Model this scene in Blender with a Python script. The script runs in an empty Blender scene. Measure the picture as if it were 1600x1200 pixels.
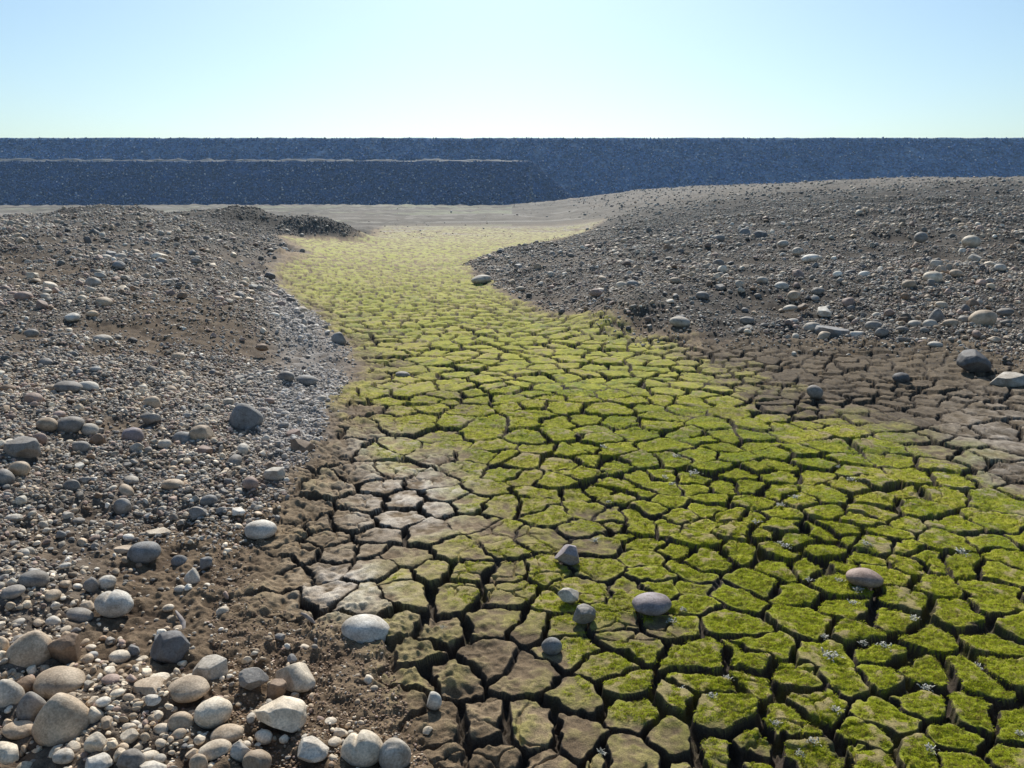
import bpy, bmesh, math, random
import numpy as np
from mathutils import Vector, Euler

# ------------------------------------------------------------------ camera, sky, sun, exposure
S = bpy.context.scene
C = S.collection
F = 1256.0; CAMZ = 1.6; PITCH = math.atan(300 / F)
cd = bpy.data.cameras.new('camera'); cam = bpy.data.objects.new('camera', cd); C.objects.link(cam)
cd.sensor_width = 36; cd.lens = 36 * F / 1600; cd.clip_start = 0.05; cd.clip_end = 6000
cam.location = (0, 0, CAMZ); cam.rotation_euler = (math.pi / 2 - PITCH, 0, 0)
S.camera = cam

SUN_EL = math.radians(38); SUN_AZ = math.radians(-1)      # azimuth from +Y towards +X
w = bpy.data.worlds.new('World'); S.world = w; w.use_nodes = True
nt = w.node_tree; nt.nodes.clear()
sky = nt.nodes.new('ShaderNodeTexSky'); sky.sky_type = 'NISHITA'; sky.sun_disc = False
sky.sun_elevation = SUN_EL; sky.sun_rotation = SUN_AZ; sky.altitude = 0
sky.air_density = 1.0; sky.dust_density = 1.0; sky.ozone_density = 1.5
bg = nt.nodes.new('ShaderNodeBackground'); bg.inputs[1].default_value = 0.08
wo = nt.nodes.new('ShaderNodeOutputWorld')
tint = nt.nodes.new('ShaderNodeMix'); tint.data_type = 'RGBA'; tint.blend_type = 'MULTIPLY'; tint.inputs[0].default_value = 1
tint.inputs[7].default_value = (.92, 1.11, 1.20, 1)
nt.links.new(sky.outputs[0], tint.inputs[6]); nt.links.new(tint.outputs[2], bg.inputs[0]); nt.links.new(bg.outputs[0], wo.inputs[0])

sl = bpy.data.lights.new('sun', 'SUN'); sl.energy = 5.0; sl.angle = math.radians(0.5); sl.color = (1.0, 0.95, 0.86)
so = bpy.data.objects.new('sun', sl); C.objects.link(so)
sd = Vector((math.sin(SUN_AZ) * math.cos(SUN_EL), math.cos(SUN_AZ) * math.cos(SUN_EL), math.sin(SUN_EL)))
so.rotation_euler = sd.to_track_quat('Z', 'Y').to_euler(); so.location = sd * 50
S.view_settings.view_transform = 'Standard'; S.view_settings.look = 'None'
S.view_settings.exposure = 0.2; S.view_settings.gamma = 1.0

# ------------------------------------------------------------------ small maths
rng = np.random.default_rng(7)
random.seed(7)
cp, sp = math.cos(PITCH), math.sin(PITCH)

def ray(px, py):
    x = (px - 800) / F; y = (600 - py) / F
    return np.array([x, cp + y * sp, -sp + y * cp])

def pz(px, py, z=0.0):                       # world point seen at a pixel at a known height
    d = ray(px, py); t = (z - CAMZ) / d[2]
    return np.array([d[0] * t, d[1] * t, z])

def pY(px, py, Y):                           # world point seen at a pixel at a known distance
    d = ray(px, py); t = Y / d[1]
    return np.array([d[0] * t, Y, CAMZ + d[2] * t])

def smooth(a, b, x):
    t = np.clip((x - a) / (b - a), 0, 1); return t * t * (3 - 2 * t)

def hash2(ix, iy, k):
    h = (ix.astype(np.int64) * 374761393 + iy.astype(np.int64) * 668265263 + k * 2147483647) & 0xffffffff
    h = ((h ^ (h >> 13)) * 1274126177) & 0xffffffff
    h = ((h ^ (h >> 16)) * 2246822519) & 0xffffffff
    return ((h ^ (h >> 15)) & 0xffffff).astype(np.float32) / 16777215.0

def vnoise(x, y, scale, k=0):                # value noise, -1..1
    x = x / scale; y = y / scale
    ix = np.floor(x); iy = np.floor(y)
    fx = (x - ix).astype(np.float32); fy = (y - iy).astype(np.float32)
    ix = ix.astype(np.int64); iy = iy.astype(np.int64)
    ux = fx * fx * fx * (fx * (fx * 6 - 15) + 10); uy = fy * fy * fy * (fy * (fy * 6 - 15) + 10)
    a = hash2(ix, iy, k); b = hash2(ix + 1, iy, k); c = hash2(ix, iy + 1, k); d = hash2(ix + 1, iy + 1, k)
    return ((a + (b - a) * ux) * (1 - uy) + (c + (d - c) * ux) * uy) * 2 - 1

def fbm(x, y, scale, n=4, k=0, gain=0.5):
    s = 0; a = 1; t = 0
    for i in range(n):
        c_, s_ = math.cos(1.1 * i + .3), math.sin(1.1 * i + .3)
        s = s + a * vnoise(x * c_ - y * s_, x * s_ + y * c_, scale * 0.5 ** i, k * 17 + i)
        t += a; a *= gain
    return s / t * 1.6

def zpix(X, Y):                              # where the camera sees (X, Y, 0)
    dz = -CAMZ
    zc = np.maximum(Y * cp - dz * sp, 0.05)
    return 800 + F * X / zc, 600 - F * (Y * sp + dz * cp) / zc

# ------------------------------------------------------------------ large terrain form: smooth interpolation through surveyed points
ctl = []
def A(px, py, Y): ctl.append(pY(px, py, Y))
def Z(px, py, z): ctl.append(pz(px, py, z))
def Wd(x, y, z): ctl.append(np.array([x, y, z]))
for p in [(600, 700), (800, 600), (1000, 600), (700, 500), (600, 450), (800, 520), (500, 440), (620, 400), (700, 440), (600, 385), (760, 385),
          (700, 362), (900, 362), (620, 1000), (900, 900), (1200, 800), (1500, 900), (1100, 1150), (1600, 1150), (1300, 700), (1100, 560), (850, 487), (735, 425),
          (1000, 527), (700, 800), (560, 620), (545, 550), (480, 480), (440, 440), (420, 850), (520, 960), (600, 1150), (2100, 900), (2000, 1200)]: Z(*p, 0)
for x, y in [(-10, 55), (-30, 60), (-10, 80), (-40, 95), (-70, 80), (0, 95), (3, 60), (-2, 44), (-20, 42), (-12, 36), (-35, 42)]: Wd(x, y, 0.0)
Z(800, 341, 0.05); Z(900, 333, .2)
Z(1450, 600, .02); Z(1600, 640, .02); Z(1300, 560, .03)
for x, pts in {1600: [(520, 8.1), (470, 9.6), (420, 11.5), (380, 13.8), (350, 17), (310, 25), (285, 38), (279, 46)],
               2000: [(520, 8.4), (420, 12), (350, 18), (280, 42)],
               1300: [(515, 8.9), (440, 10.9), (380, 15), (330, 24), (300, 38), (287, 50)],
               1000: [(500, 9.2), (480, 9.8), (420, 14.2), (370, 22), (340, 34), (310, 62), (298, 92)],
               1150: [(440, 11.2), (350, 22), (310, 38), (293, 60)],
               850: [(450, 13.2), (410, 16.5)], 900: [(385, 20.5)],
               0: [(1150, 2.08), (900, 2.95), (700, 4.2), (600, 5.3), (520, 6.7), (450, 9), (400, 12.3), (370, 15.5), (345, 21)],
               200: [(1100, 2.22), (800, 3.75), (650, 5), (560, 6.4), (450, 9.6), (370, 16.8), (331, 24)],
               350: [(700, 4.65), (580, 6.6), (480, 9.1), (410, 14.5), (365, 21)],
               -400: [(800, 3.4), (600, 5), (450, 8.6), (345, 20)],
               430: [(600, 6.4), (500, 9.2)], 410: [(400, 17.5)],
               300: [(345, 24)]}.items():
    for y, Y in pts: A(x, y, Y)
for x, y, z in [(-6, 33, 0), (-14, 33, .1), (-22, 33, .2), (-6, 0, .25), (-3, -3, .2), (3, -3, 0), (6, 0, 0), (0, 0.3, 0), (0, -10, .1), (-20, 8, 1.3), (-22, 20, 1.2),
                (25, 10, 1.2), (30, 25, 2.2), (40, 50, 2.5), (20, 60, 2.1), (40, 85, 2.75), (20, 90, 2.1), (70, 60, 3), (-60, 30, .6), (-60, 0, 1), (60, 0, 1.5), (0, -60, .5),
                (0, 160, 0), (80, 160, 1), (-80, 160, 0), (400, 0, 2), (-400, 0, 2), (0, -400, 2), (0, 700, 2)]: Wd(x, y, z)
ctl = np.array(ctl)
def logp(X, Y):
    r = np.sqrt(X * X + Y * Y) + 1e-6; k = np.log1p(r / 1.2) / r
    return X * k, Y * k
cu, cv = logp(ctl[:, 0], ctl[:, 1])
n = len(ctl)
def ker(d2): return -np.sqrt(d2 + 0.03 ** 2)
M = ker((cu[:, None] - cu) ** 2 + (cv[:, None] - cv) ** 2) - np.eye(n) * 0.02
Mx = np.zeros((n + 1, n + 1)); Mx[:n, :n] = M; Mx[n, :n] = 1; Mx[:n, n] = 1
sol = np.linalg.solve(Mx, np.append(ctl[:, 2], 0))

def base_h(X, Y):
    sh = X.shape; X = X.ravel(); Y = Y.ravel(); out = np.empty(X.shape, np.float32)
    for i in range(0, len(X), 60000):
        u, v = logp(X[i:i + 60000], Y[i:i + 60000])
        u = u.astype(np.float32)[:, None]; v = v.astype(np.float32)[:, None]
        d2 = (u - cu.astype(np.float32)) ** 2 + (v - cv.astype(np.float32)) ** 2
        out[i:i + 60000] = ker(d2) @ sol[:n].astype(np.float32) + sol[n]
    # the gravel spit behind the first left bank
    for (mx, my, z, sx, sy) in [(-8.5, 28, .62, 2.2, 1.4), (-6.3, 27.2, .5, 1.4, .9), (-11, 28.5, .4, 2, 1.6), (-13.0, 24.6, .22, 1.7, 1.0)]:
        out += z * np.exp(-((X - mx) / sx) ** 2 - ((Y - my) / sy) ** 2)
    return out.reshape(sh)

# ------------------------------------------------------------------ zones of the ground
def poly(pts, near=()):
    return np.array([pz(x, y)[:2] for x, y in pts] + [list(p) for p in near])
MUD = poly([(640, 1190), (600, 1080), (585, 1010), (520, 985), (400, 960), (370, 880), (430, 800), (480, 720), (515, 650), (552, 600), (540, 540), (490, 490), (440, 455),
            (424, 425), (440, 408), (478, 404), (455, 396), (435, 386), (440, 382), (560, 379), (580, 366), (600, 352), (700, 345), (900, 347), (950, 353), (880, 375),
            (790, 390), (725, 412), (760, 442), (860, 488), (1000, 524), (1130, 540), (1300, 543), (1500, 560), (1600, 590), (2300, 640)], [(9, 1), (6, -3), (0.2, -3), (-.45, 1.2)])
MOSS = poly([(1130, 1190), (1050, 1110), (960, 1050), (860, 970), (830, 870), (795, 790), (735, 735), (650, 690), (590, 600), (562, 545), (505, 490), (452, 450), (436, 425),
             (490, 404), (445, 383), (560, 380), (592, 368), (600, 352), (940, 354), (880, 377), (795, 392), (735, 412), (770, 442), (860, 490), (1000, 533), (1140, 588),
             (1165, 640), (1300, 658), (1440, 705), (1600, 775), (2300, 900)], [(5, 0), (3, -2), (.6, -2), (.45, 1.2)])
def sdist(P, X, Y):                          # signed distance, positive inside
    X = X.astype(np.float32); Y = Y.astype(np.float32)
    d2 = np.full(X.shape, 1e9, np.float32); ins = np.zeros(X.shape, bool)
    m = len(P)
    for i in range(m):
        ax, ay = P[i]; bx, by = P[(i + 1) % m]
        ex, ey = bx - ax, by - ay
        t = np.clip(((X - ax) * ex + (Y - ay) * ey) / (ex * ex + ey * ey), 0, 1)
        d2 = np.minimum(d2, (X - ax - t * ex) ** 2 + (Y - ay - t * ey) ** 2)
        c = ((ay > Y) != (by > Y)) & (X < ex * (Y - ay) / (ey + 1e-12) + ax)
        ins ^= c
    d = np.sqrt(d2); return np.where(ins, d, -d)

# ------------------------------------------------------------------ mud plates: seeds surveyed in the foreground, scattered beyond
crops = {
 (400, 900): "180,180 450,110 690,165 920,100 1230,100 1120,310 990,470 880,300 700,520 530,570 970,640 1220,600 1450,500 1440,890 1500,270 1560,90 1180,900 1250,1080 1500,1080 850,770 500,330 150,350",
 (800, 900): "60,110 90,290 240,180 330,290 640,260 470,70 380,450 90,580 740,90 930,60 1120,60 1120,150 1000,290 1400,100 720,420 560,540 670,660 1170,500 1250,660 1470,620 400,730 1390,290 1550,400 740,840 1080,770 1330,830 120,900 380,980 540,1100 740,1100 1010,990 1280,1080 1490,510 220,1130 1530,1020 1080,1140 1560,1150",
 (1200, 900): "150,90 230,250 80,400 440,40 500,170 860,130 780,250 980,350 560,330 700,460 370,450 1050,50 1130,110 1150,200 1370,190 1410,90 1400,380 1560,300 1300,600 1520,560 740,620 920,740 980,590 480,640 180,620 300,760 430,790 150,900 730,830 600,960 600,1100 1210,1000 1310,850 1500,930 1510,1130 1260,1150 280,1090 960,1090 50,1060 760,1000",
 (400, 640): "930,100 1160,140 1190,200 1130,270 1390,260 1410,130 1470,210 900,200 740,240 860,370 1090,410 1300,350 1440,470 700,390 500,460 780,450 720,550 920,540 1200,510 1320,570 1170,590 900,650 560,680 1330,680 1060,750 800,780 430,790 510,860 710,860 890,900 1300,870 1550,830 750,980 1180,980 1340,990 450,980 860,1020 1530,1000 170,1050 1520,590 60,940 250,870 380,700 180,740 1500,760 1000,30 1250,40 1460,60 1540,280 1570,380",
 (800, 640): "90,60 290,50 450,40 660,60 500,100 930,70 1250,60 1500,70 90,150 300,130 550,150 780,130 1120,120 1210,150 1330,140 1480,140 460,215 640,230 950,200 1330,205 190,230 350,240 1540,180 800,300 1010,290 1180,255 1420,270 90,310 300,320 480,300 650,330 1260,330 1440,380 1550,350 60,400 420,380 290,430 820,400 960,390 1080,400 650,430 1310,460 1500,460 1130,465 190,500 400,510 560,490 670,530 800,510 950,480 980,550 1230,520 1500,550 1050,640 480,600 140,590 260,650 850,590 620,630 760,630 1250,600 1350,630 1510,650 460,720 650,700 680,750 800,710 940,710 1200,700 1150,790 1420,750 1580,770 550,820 150,790 830,810 1010,860 840,920 540,970 200,1000 1430,890 1210,930 1120,990 1520,1050 900,1030",
 (1200, 640): "120,80 240,60 200,140 480,110 50,20 370,40 600,40 930,40 860,150 1070,150 1200,30 1440,110 1180,110 1520,210 1220,190 1060,230 1250,280 1420,270 360,210 220,240 680,210 60,250 500,290 780,290 1080,320 1550,340 50,330 270,310 50,390 250,400 600,370 920,390 1160,410 1370,410 700,430 850,480 1060,500 500,470 330,500 60,490 210,550 680,550 940,600 660,620 1420,550 370,620 70,610 600,670 830,690 1180,690 1400,680 700,740 70,700 430,730 330,740 1090,790 520,790 1420,800 660,820 190,800 850,850 350,860 90,870 650,890 1000,910 860,920 1230,940 1430,970 1540,910 270,970 470,960 40,960 720,1000"}
seeds = []
for (ox, oy), s in crops.items():
    for t in s.split():
        a, b = t.split(',')
        p = pz(ox + int(a) / 4, oy + int(b) / 4 + 4)[:2]
        if all((p[0] - q[0]) ** 2 + (p[1] - q[1]) ** 2 > .085 ** 2 for q in seeds): seeds.append(p)
hand = np.array(seeds)
def jgrid(x0, x1, y0, y1, s):
    gx = np.arange(x0, x1, s); gy = np.arange(y0, y1, s * .9)
    X, Y = np.meshgrid(gx, gy); X = X + (np.arange(len(gy))[:, None] % 2) * s / 2
    return np.stack([X.ravel(), Y.ravel()], 1) + rng.uniform(-.36, .36, (X.size, 2)) * s
cand = jgrid(-5, 12, -1.5, 20, .275)
cand = cand[np.abs(cand[:, 0]) < 2.2 + cand[:, 1] * .75]
far = jgrid(-16, 14, 20, 42, .4)
cand = np.vstack([cand, far])
d = np.sqrt(((cand[:, None] - hand) ** 2).sum(2)).min(1)
cand = cand[d > .2]
small = jgrid(1.5, 9, 4.6, 9, .19)                       # the brown mud at the right breaks finer
sx_, sy_ = zpix(small[:, 0], small[:, 1])
small = small[(sdist(MOSS, small[:, 0], small[:, 1]) < -.1) & (sy_ < 650)]
cx_, cy_ = zpix(cand[:, 0], cand[:, 1])
kill = (sdist(MOSS, cand[:, 0], cand[:, 1]) < -.1) & (cy_ < 650) & (cand[:, 0] > 1.5) & (cand[:, 0] < 9) & (cand[:, 1] < 9)
cand = cand[~kill]
seeds = np.vstack([hand, cand, small]).astype(np.float32)
NS = len(seeds)
crk_tilt = rng.normal(0, .045, (NS, 2)).astype(np.float32); crk_off = rng.normal(0, .006, NS).astype(np.float32)
crk_rnd = rng.random(NS).astype(np.float32)
pw1 = (rng.uniform(-1, 1, NS) * np.where(np.arange(NS) < len(hand), .0035, .009)).astype(np.float32)
seeds2 = (jgrid(-6, 13, -1.5, 14, .15)).astype(np.float32)

def binned(sd_, bs):
    x0, y0 = sd_.min(0) - bs * 2
    bi = ((sd_ - [x0, y0]) / bs).astype(int)
    nx, ny = bi.max(0) + 3
    key = bi[:, 0] * ny + bi[:, 1]
    order = np.argsort(key, kind='stable'); ks = key[order]
    cnt = np.bincount(key, minlength=nx * ny); m = cnt.max()
    tab = np.full((nx * ny, m), -1, np.int32)
    start = np.concatenate([[0], np.cumsum(cnt)[:-1]])
    tab[ks, np.arange(len(ks)) - start[ks]] = order
    return (tab, x0, y0, nx, ny, bs)
def voro(sd_, B, X, Y, kk, pw=None):
    """nearest seed, smooth distance to the cell border"""
    tab, x0, y0, nx, ny, bs = B
    bx = np.clip(((X - x0) / bs).astype(int), 1, nx - 2); by = np.clip(((Y - y0) / bs).astype(int), 1, ny - 2)
    idx = np.concatenate([tab[(bx + i) * ny + by + j] for i in (-1, 0, 1) for j in (-1, 0, 1)], 1)
    sp_ = sd_[idx]
    dx = sp_[:, :, 0] - X[:, None]; dy = sp_[:, :, 1] - Y[:, None]
    d2 = dx * dx + dy * dy; d2[idx < 0] = 1e6
    if pw is not None: d2 = d2 - pw[idx] * (idx >= 0)
    k = d2.argmin(1); r = np.arange(len(X))
    d1 = d2[r, k]; ni = idx[r, k]; p1 = sp_[r, k]
    sep = np.sqrt((sp_[:, :, 0] - p1[:, None, 0]) ** 2 + (sp_[:, :, 1] - p1[:, None, 1]) ** 2)
    e = (d2 - d1[:, None]) / (2 * np.maximum(sep, 1e-3)); e[r, k] = 1e3; e[idx < 0] = 1e3
    s = np.exp(-np.minimum(e, 3) / kk).sum(1)
    return ni, -kk * np.log(np.maximum(s, 1e-30)), dx[r, k], dy[r, k]
B1 = binned(seeds, .3); B2 = binned(seeds2, .17)

def ground(X, Y, full=True):
    """height, colour and moss of the ground at world points (1-D arrays)"""
    X = X.astype(np.float64); Y = Y.astype(np.float64)
    r = np.sqrt(X * X + Y * Y)
    n1 = fbm(X, Y, 1.3, 3, 1); n2 = fbm(X, Y, .35, 3, 2); n3 = fbm(X, Y, .09, 3, 3)
    n4 = fbm(X, Y, .03, 2, 4)
    f4 = smooth(9, 4, r); f3 = smooth(22, 9, r); f2 = smooth(70, 30, r)
    sM = sdist(MUD, X, Y) + n2 * .13 + n1 * .08 * smooth(3, 10, r)
    sG = sdist(MOSS, X, Y)
    near = np.clip(smooth(60, 20, r), .0, 1)
    H = base_h(X, Y)
    zx, zy = zpix(X, Y)
    # banks carry lumpy gravel relief
    bank = smooth(.05, -.5, sM)
    H = H + bank * (n1 * .045 * np.clip(r / 6, .4, 2.5) + n2 * .022 * f2 + n3 * .013 * f3 + n4 * .0065 * f4)
    crum = smooth(-.55, -.1, sM) * smooth(.5, .1, sM)          # crumbly clods along the edge of the mud
    H = H + crum * (np.maximum(n3, -.5) * .013 * f3 + n2 * .016 * f2 + n4 * .007 * f4)
    # cracks
    cm = smooth(-.10, .2, sM)
    lim = (cm > 0) & (r < 44) & (Y > -1.4)
    gi = np.nonzero(lim)[0]
    crack = np.zeros(X.shape, np.float32); rnd = np.full(X.shape, .5, np.float32); edge = np.full(X.shape, .1, np.float32)
    for a in range(0, len(gi), 50000):
        g = gi[a:a + 50000]; x = X[g]; y = Y[g]
        wx = x + .022 * vnoise(x, y, .19, 31) + .018 * vnoise(x, y, .07, 32) + .0075 * vnoise(x, y, .025, 33)
        wy = y + .022 * vnoise(x, y, .19, 41) + .018 * vnoise(x, y, .07, 42) + .0075 * vnoise(x, y, .025, 43)
        ni, e, dx, dy = voro(seeds, B1, wx.astype(np.float32), wy.astype(np.float32), .003, pw1)
        rr = r[g]
        brown_right = smooth(-.1, -.5, sG[g]) * (x > 1)
        half = (.0076 + .0110 * np.clip(vnoise(x, y, .28, 51), -.7, 1) + .002 * vnoise(x, y, .05, 52)
                + .003 * smooth(0.2, 1.6, x) * smooth(6, 3, rr) + .0007 * np.clip(rr - 5, 0, 14))
        half = np.maximum(half, .0025) * cm[g] * np.where(brown_right > .5, .6, 1) * (1 + .0 * rr)
        t = smooth(0, .004 + rr * .0008, e - half)
        depth = np.minimum(.044, .010 + 3.8 * half) * cm[g] * (.12 + .88 * smooth(28, 12, rr))
        ed = np.exp(-np.maximum(e - half, 0) / .016)
        plate = crk_off[ni] + (crk_tilt[ni, 0] * dx + crk_tilt[ni, 1] * dy) * .6 - .003 * ed
        # second generation of fine cracks on some plates
        _, e2, _, _ = voro(seeds2, B2, (wx + .01 * vnoise(x, y, .05, 61)).astype(np.float32), wy.astype(np.float32), .006)
        fine = smooth(.12, .3, vnoise(x, y, .45, 62)) * smooth(.0045, .001, e2 - .001) * smooth(9, 5, rr)
        H[g] += cm[g] * (plate * smooth(40, 8, rr)) - (1 - t) * depth * (1 + .35 * smooth(0, -.010, e - half)) * (1 - .5 * smooth(9, 24, rr)) - fine * t * .014
        H[g] += t * cm[g] * (n2[g] * .006 * f2[g] + n3[g] * .006 * f3[g] + n4[g] * .0022 * f4[g] + .008 * np.maximum(vnoise(x, y, .1, 63), 0) * smooth(.3, .9, vnoise(x, y, .7, 64)))
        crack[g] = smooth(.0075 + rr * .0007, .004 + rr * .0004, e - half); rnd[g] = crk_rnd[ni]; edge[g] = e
    H = H + smooth(45, 90, r) * n1 * .05
    if not full: return H
    # ---- colours: surface tones, plus painted crack shade and backlit sheen
    def c(*v): return np.array(v, np.float32)
    def mix(a, b, t): return a + (b - a) * t[:, None]
    soil = .88 * mix(np.tile(c(.10, .064, .037), (len(X), 1)), c(.235, .165, .10), np.clip(.5 + n3 * .5 + n4 * .3, 0, 1))
    grav = .88 * mix(np.tile(c(.09, .077, .064), (len(X), 1)), c(.23, .20, .17), np.clip(.5 + n4 * .6 + n3 * .3, 0, 1))
    gz = np.clip(.75 + n1 * .35 + n2 * .4 - .95 * blot(zx, zy, 300, 545, 150, 50) - .7 * blot(zx, zy, 60, 480, 120, 40) - 1.1 * smooth(-.9, -.2, sM) * smooth(780, 860, zy) * (X < 0), 0, 1)
    gz *= smooth(.0, -.4, sM)
    col = mix(soil, grav, gz)
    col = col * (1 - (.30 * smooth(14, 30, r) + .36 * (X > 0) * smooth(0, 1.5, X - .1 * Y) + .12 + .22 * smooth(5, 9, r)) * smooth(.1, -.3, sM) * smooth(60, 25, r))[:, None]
    col = col * (1 - .5 * np.exp(-((X + 7.6) / 2.9) ** 2 - ((Y - 27.6) / 1.7) ** 2) * smooth(.1, -.3, sM))[:, None]
    # pale gravel band beside the left-bank channel, its backlit sheen painted into the colour
    pale = blot(zx, zy, 500, 590, 60, 130) * .4 + blot(zx, zy, 470, 480, 45, 70) * .7 + blot(zx, zy, 450, 680, 60, 60) * .5
    col = mix(col, c(.42, .40, .38), np.clip(pale * (.7 + .5 * n3), 0, .8) * (sM < .1))
    mud = mix(np.tile(c(.135, .094, .054), (len(X), 1)), c(.285, .208, .125), np.clip(.5 + n4 * .45 + n2 * .3 + (rnd - .5) * .6, 0, 1))
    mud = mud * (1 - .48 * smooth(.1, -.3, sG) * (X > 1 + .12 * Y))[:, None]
    salt = np.clip(blot(zx, zy, 640, 780, 90, 60) + 1.2 * blot(zx, zy, 545, 925, 70, 40) + .6 * blot(zx, zy, 590, 695, 50, 25) + .4 * blot(zx, zy, 1560, 700, 100, 80), 0, 1)
    salt = np.clip(salt * (.6 + n3 * .7 + n4 * .4), 0, 1) * (1 - crack)
    mud = mix(mud, c(.55, .48, .40), salt)
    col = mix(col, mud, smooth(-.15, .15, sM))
    soft = np.where(X > 1.0 + .12 * Y, .5, .75) * smooth(20, 6, r) + .18 * smooth(6, 20, r)
    mo = smooth(-1, 1, .45 * smooth(.2, 1.4, X) * smooth(-.3, .2, sG) + sG / soft + n2 * .75 + n3 * .55 + n4 * .35 + (rnd - .5) * .5)
    mo = mo * smooth(-.05, .12, sM)
    mo2 = mo * np.clip(1.05 - .8 * smooth(.05, .95, n3 * .5 + n4 * .45 + n2 * .3 + .15), 0, 1)      # thin and bald patches
    mg = mix(np.tile(c(.215, .225, .012), (len(X), 1)), c(.41, .385, .03), np.clip(.45 + n2 * .4 + n4 * .45, 0, 1))
    mg = mix(mg, c(.12, .17, .014), smooth(.15, .9, n1 * .5 + n3 * .5 + (rnd - .5) * .8) * .7)
    mg = mix(mg, c(.26, .19, .06), smooth(.25, .9, n2 * .6 - n3 * .4 + (.5 - rnd) * .7) * .35)
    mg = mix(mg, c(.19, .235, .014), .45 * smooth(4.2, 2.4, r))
    mg = mix(mg, c(.44, .42, .16), smooth(7, 22, r) * (.6 + .3 * n2))  # moss paled with distance, grazing-angle sheen put into its colour
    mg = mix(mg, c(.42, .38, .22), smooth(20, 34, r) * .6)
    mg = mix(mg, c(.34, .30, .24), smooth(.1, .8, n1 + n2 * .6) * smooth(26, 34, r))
    side_moss = smooth(.2, .9, n3 + n2 * .5) * .35
    mo2 = mo2 * (1 - crack * (1 - side_moss))
    col = mix(col, c(.05, .038, .028), crack * smooth(20, 10, r) * cm * .95)  # bare mud in the cracks, darkened to carry their shade
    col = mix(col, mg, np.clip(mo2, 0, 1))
    # the dry lake floor beyond
    dry = mix(np.tile(c(.15, .13, .105), (len(X), 1)), c(.095, .083, .066), np.clip(.5 + fbm(X, Y * 3, 9, 3, 9), 0, 1))
    dry = mix(dry, c(.33, .36, .22), smooth(.1, .8, fbm(X, Y * 4, 14, 2, 11)) * .4 * (X < 0))
    streak = smooth(.45, .9, fbm(X * .35, Y * 2.2, 5, 2, 12)) * (X < 6)
    dry = mix(dry, c(.33, .30, .26), streak * .5)
    flat = smooth(.7, .0, base_h(X, Y)) if full else 0
    col = mix(col, dry, smooth(33, 46, r) * np.clip(flat + .35, 0, 1))
    return H, np.clip(col, .01, .8), mo2.astype(np.float32), crack, sM, edge
def blot(zx, zy, cx, cy, sx, sy):
    return np.exp(-((zx - cx) / sx) ** 2 - ((zy - cy) / sy) ** 2).astype(np.float32)

# ------------------------------------------------------------------ materials
def mat(name):
    m = bpy.data.materials.new(name); m.use_nodes = True
    t = m.node_tree; b = t.nodes['Principled BSDF']; return m, t, b
def N(t, kind, **kw):
    x = t.nodes.new(kind)
    for k, v in kw.items():
        if k.startswith('i_'): x.inputs[k[2:].replace('_', ' ')].default_value = v
        else: setattr(x, k, v)
    return x
def noise(t, scale, detail=4, rough=.55, src=None, coord='Object'):
    tc = N(t, 'ShaderNodeTexCoord'); x = N(t, 'ShaderNodeTexNoise', i_Scale=scale, i_Detail=detail, i_Roughness=rough)
    t.links.new(src or tc.outputs[coord], x.inputs['Vector']); return x.outputs['Fac']
def ramp(t, fac, *stops):
    x = N(t, 'ShaderNodeValToRGB'); e = x.color_ramp.elements
    while len(e) < len(stops): e.new(.5)
    for q, (p, v) in zip(e, stops): q.position = p; q.color = (v, v, v, 1) if isinstance(v, (int, float)) else (*v, 1)
    t.links.new(fac, x.inputs[0]); return x.outputs[0]
def mult(t, a, b, f=1.0):
    x = N(t, 'ShaderNodeMix', data_type='RGBA', blend_type='MULTIPLY'); x.inputs[0].default_value = f
    t.links.new(a, x.inputs[6]); t.links.new(b, x.inputs[7]); return x.outputs[2]
def bump(t, b, hts):
    prev = None
    for h, dist, st in hts:
        x = N(t, 'ShaderNodeBump', i_Distance=dist, i_Strength=st)
        t.links.new(h, x.inputs['Height'])
        if prev: t.links.new(prev, x.inputs['Normal'])
        prev = x.outputs[0]
    t.links.new(prev, b.inputs['Normal'])

mg, t, b = mat('ground')
at = N(t, 'ShaderNodeAttribute', attribute_name='col')
nA = noise(t, 220, 3); nB = noise(t, 60, 5, .65); nC = noise(t, 9, 5, .65)
cc = mult(t, at.outputs['Color'], ramp(t, nA, (.3, .55), (.7, 1.4)), .85)
cc = mult(t, cc, ramp(t, nB, (.3, .7), (.7, 1.28)), .8)
cc = mult(t, cc, ramp(t, nC, (.3, .84), (.7, 1.14)), .8)
t.links.new(cc, b.inputs['Base Color']); b.inputs['Roughness'].default_value = .92
b.inputs['Specular IOR Level'].default_value = .25
bump(t, b, [(nB, .012, .5), (nA, .004, .6)])

def stone_mat(name, instanced):
    m, t, b = mat(name)
    if instanced:
        at = N(t, 'ShaderNodeAttribute', attribute_name='col', attribute_type='INSTANCER'); colr = at.outputs['Color']
    else:
        oi = N(t, 'ShaderNodeObjectInfo'); colr = oi.outputs['Color']
    g = N(t, 'ShaderNodeNewGeometry')
    s1 = noise(t, 14, 5, .6, g.outputs['Position']); s2 = noise(t, 160, 4, .6, g.outputs['Position']); s3 = noise(t, 45, 3, .5, g.outputs['Position'])
    cc = mult(t, colr, ramp(t, s1, (.32, (.62, .57, .52)), (.68, (1.22, 1.22, 1.22))), .95)
    cc = mult(t, cc, ramp(t, s2, (.35, .68), (.65, 1.2)), .85)
    cc = mult(t, cc, ramp(t, s3, (.28, (.45, .38, .3)), (.40, 1.0)), .55)
    t.links.new(cc, b.inputs['Base Color']); b.inputs['Roughness'].default_value = .7
    b.inputs['Specular IOR Level'].default_value = .35
    bump(t, b, [(s3, .006, .35), (s2, .002, .5)])
    return m
M_stone = stone_mat('stone', False); M_peb = stone_mat('pebble', True)

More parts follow.
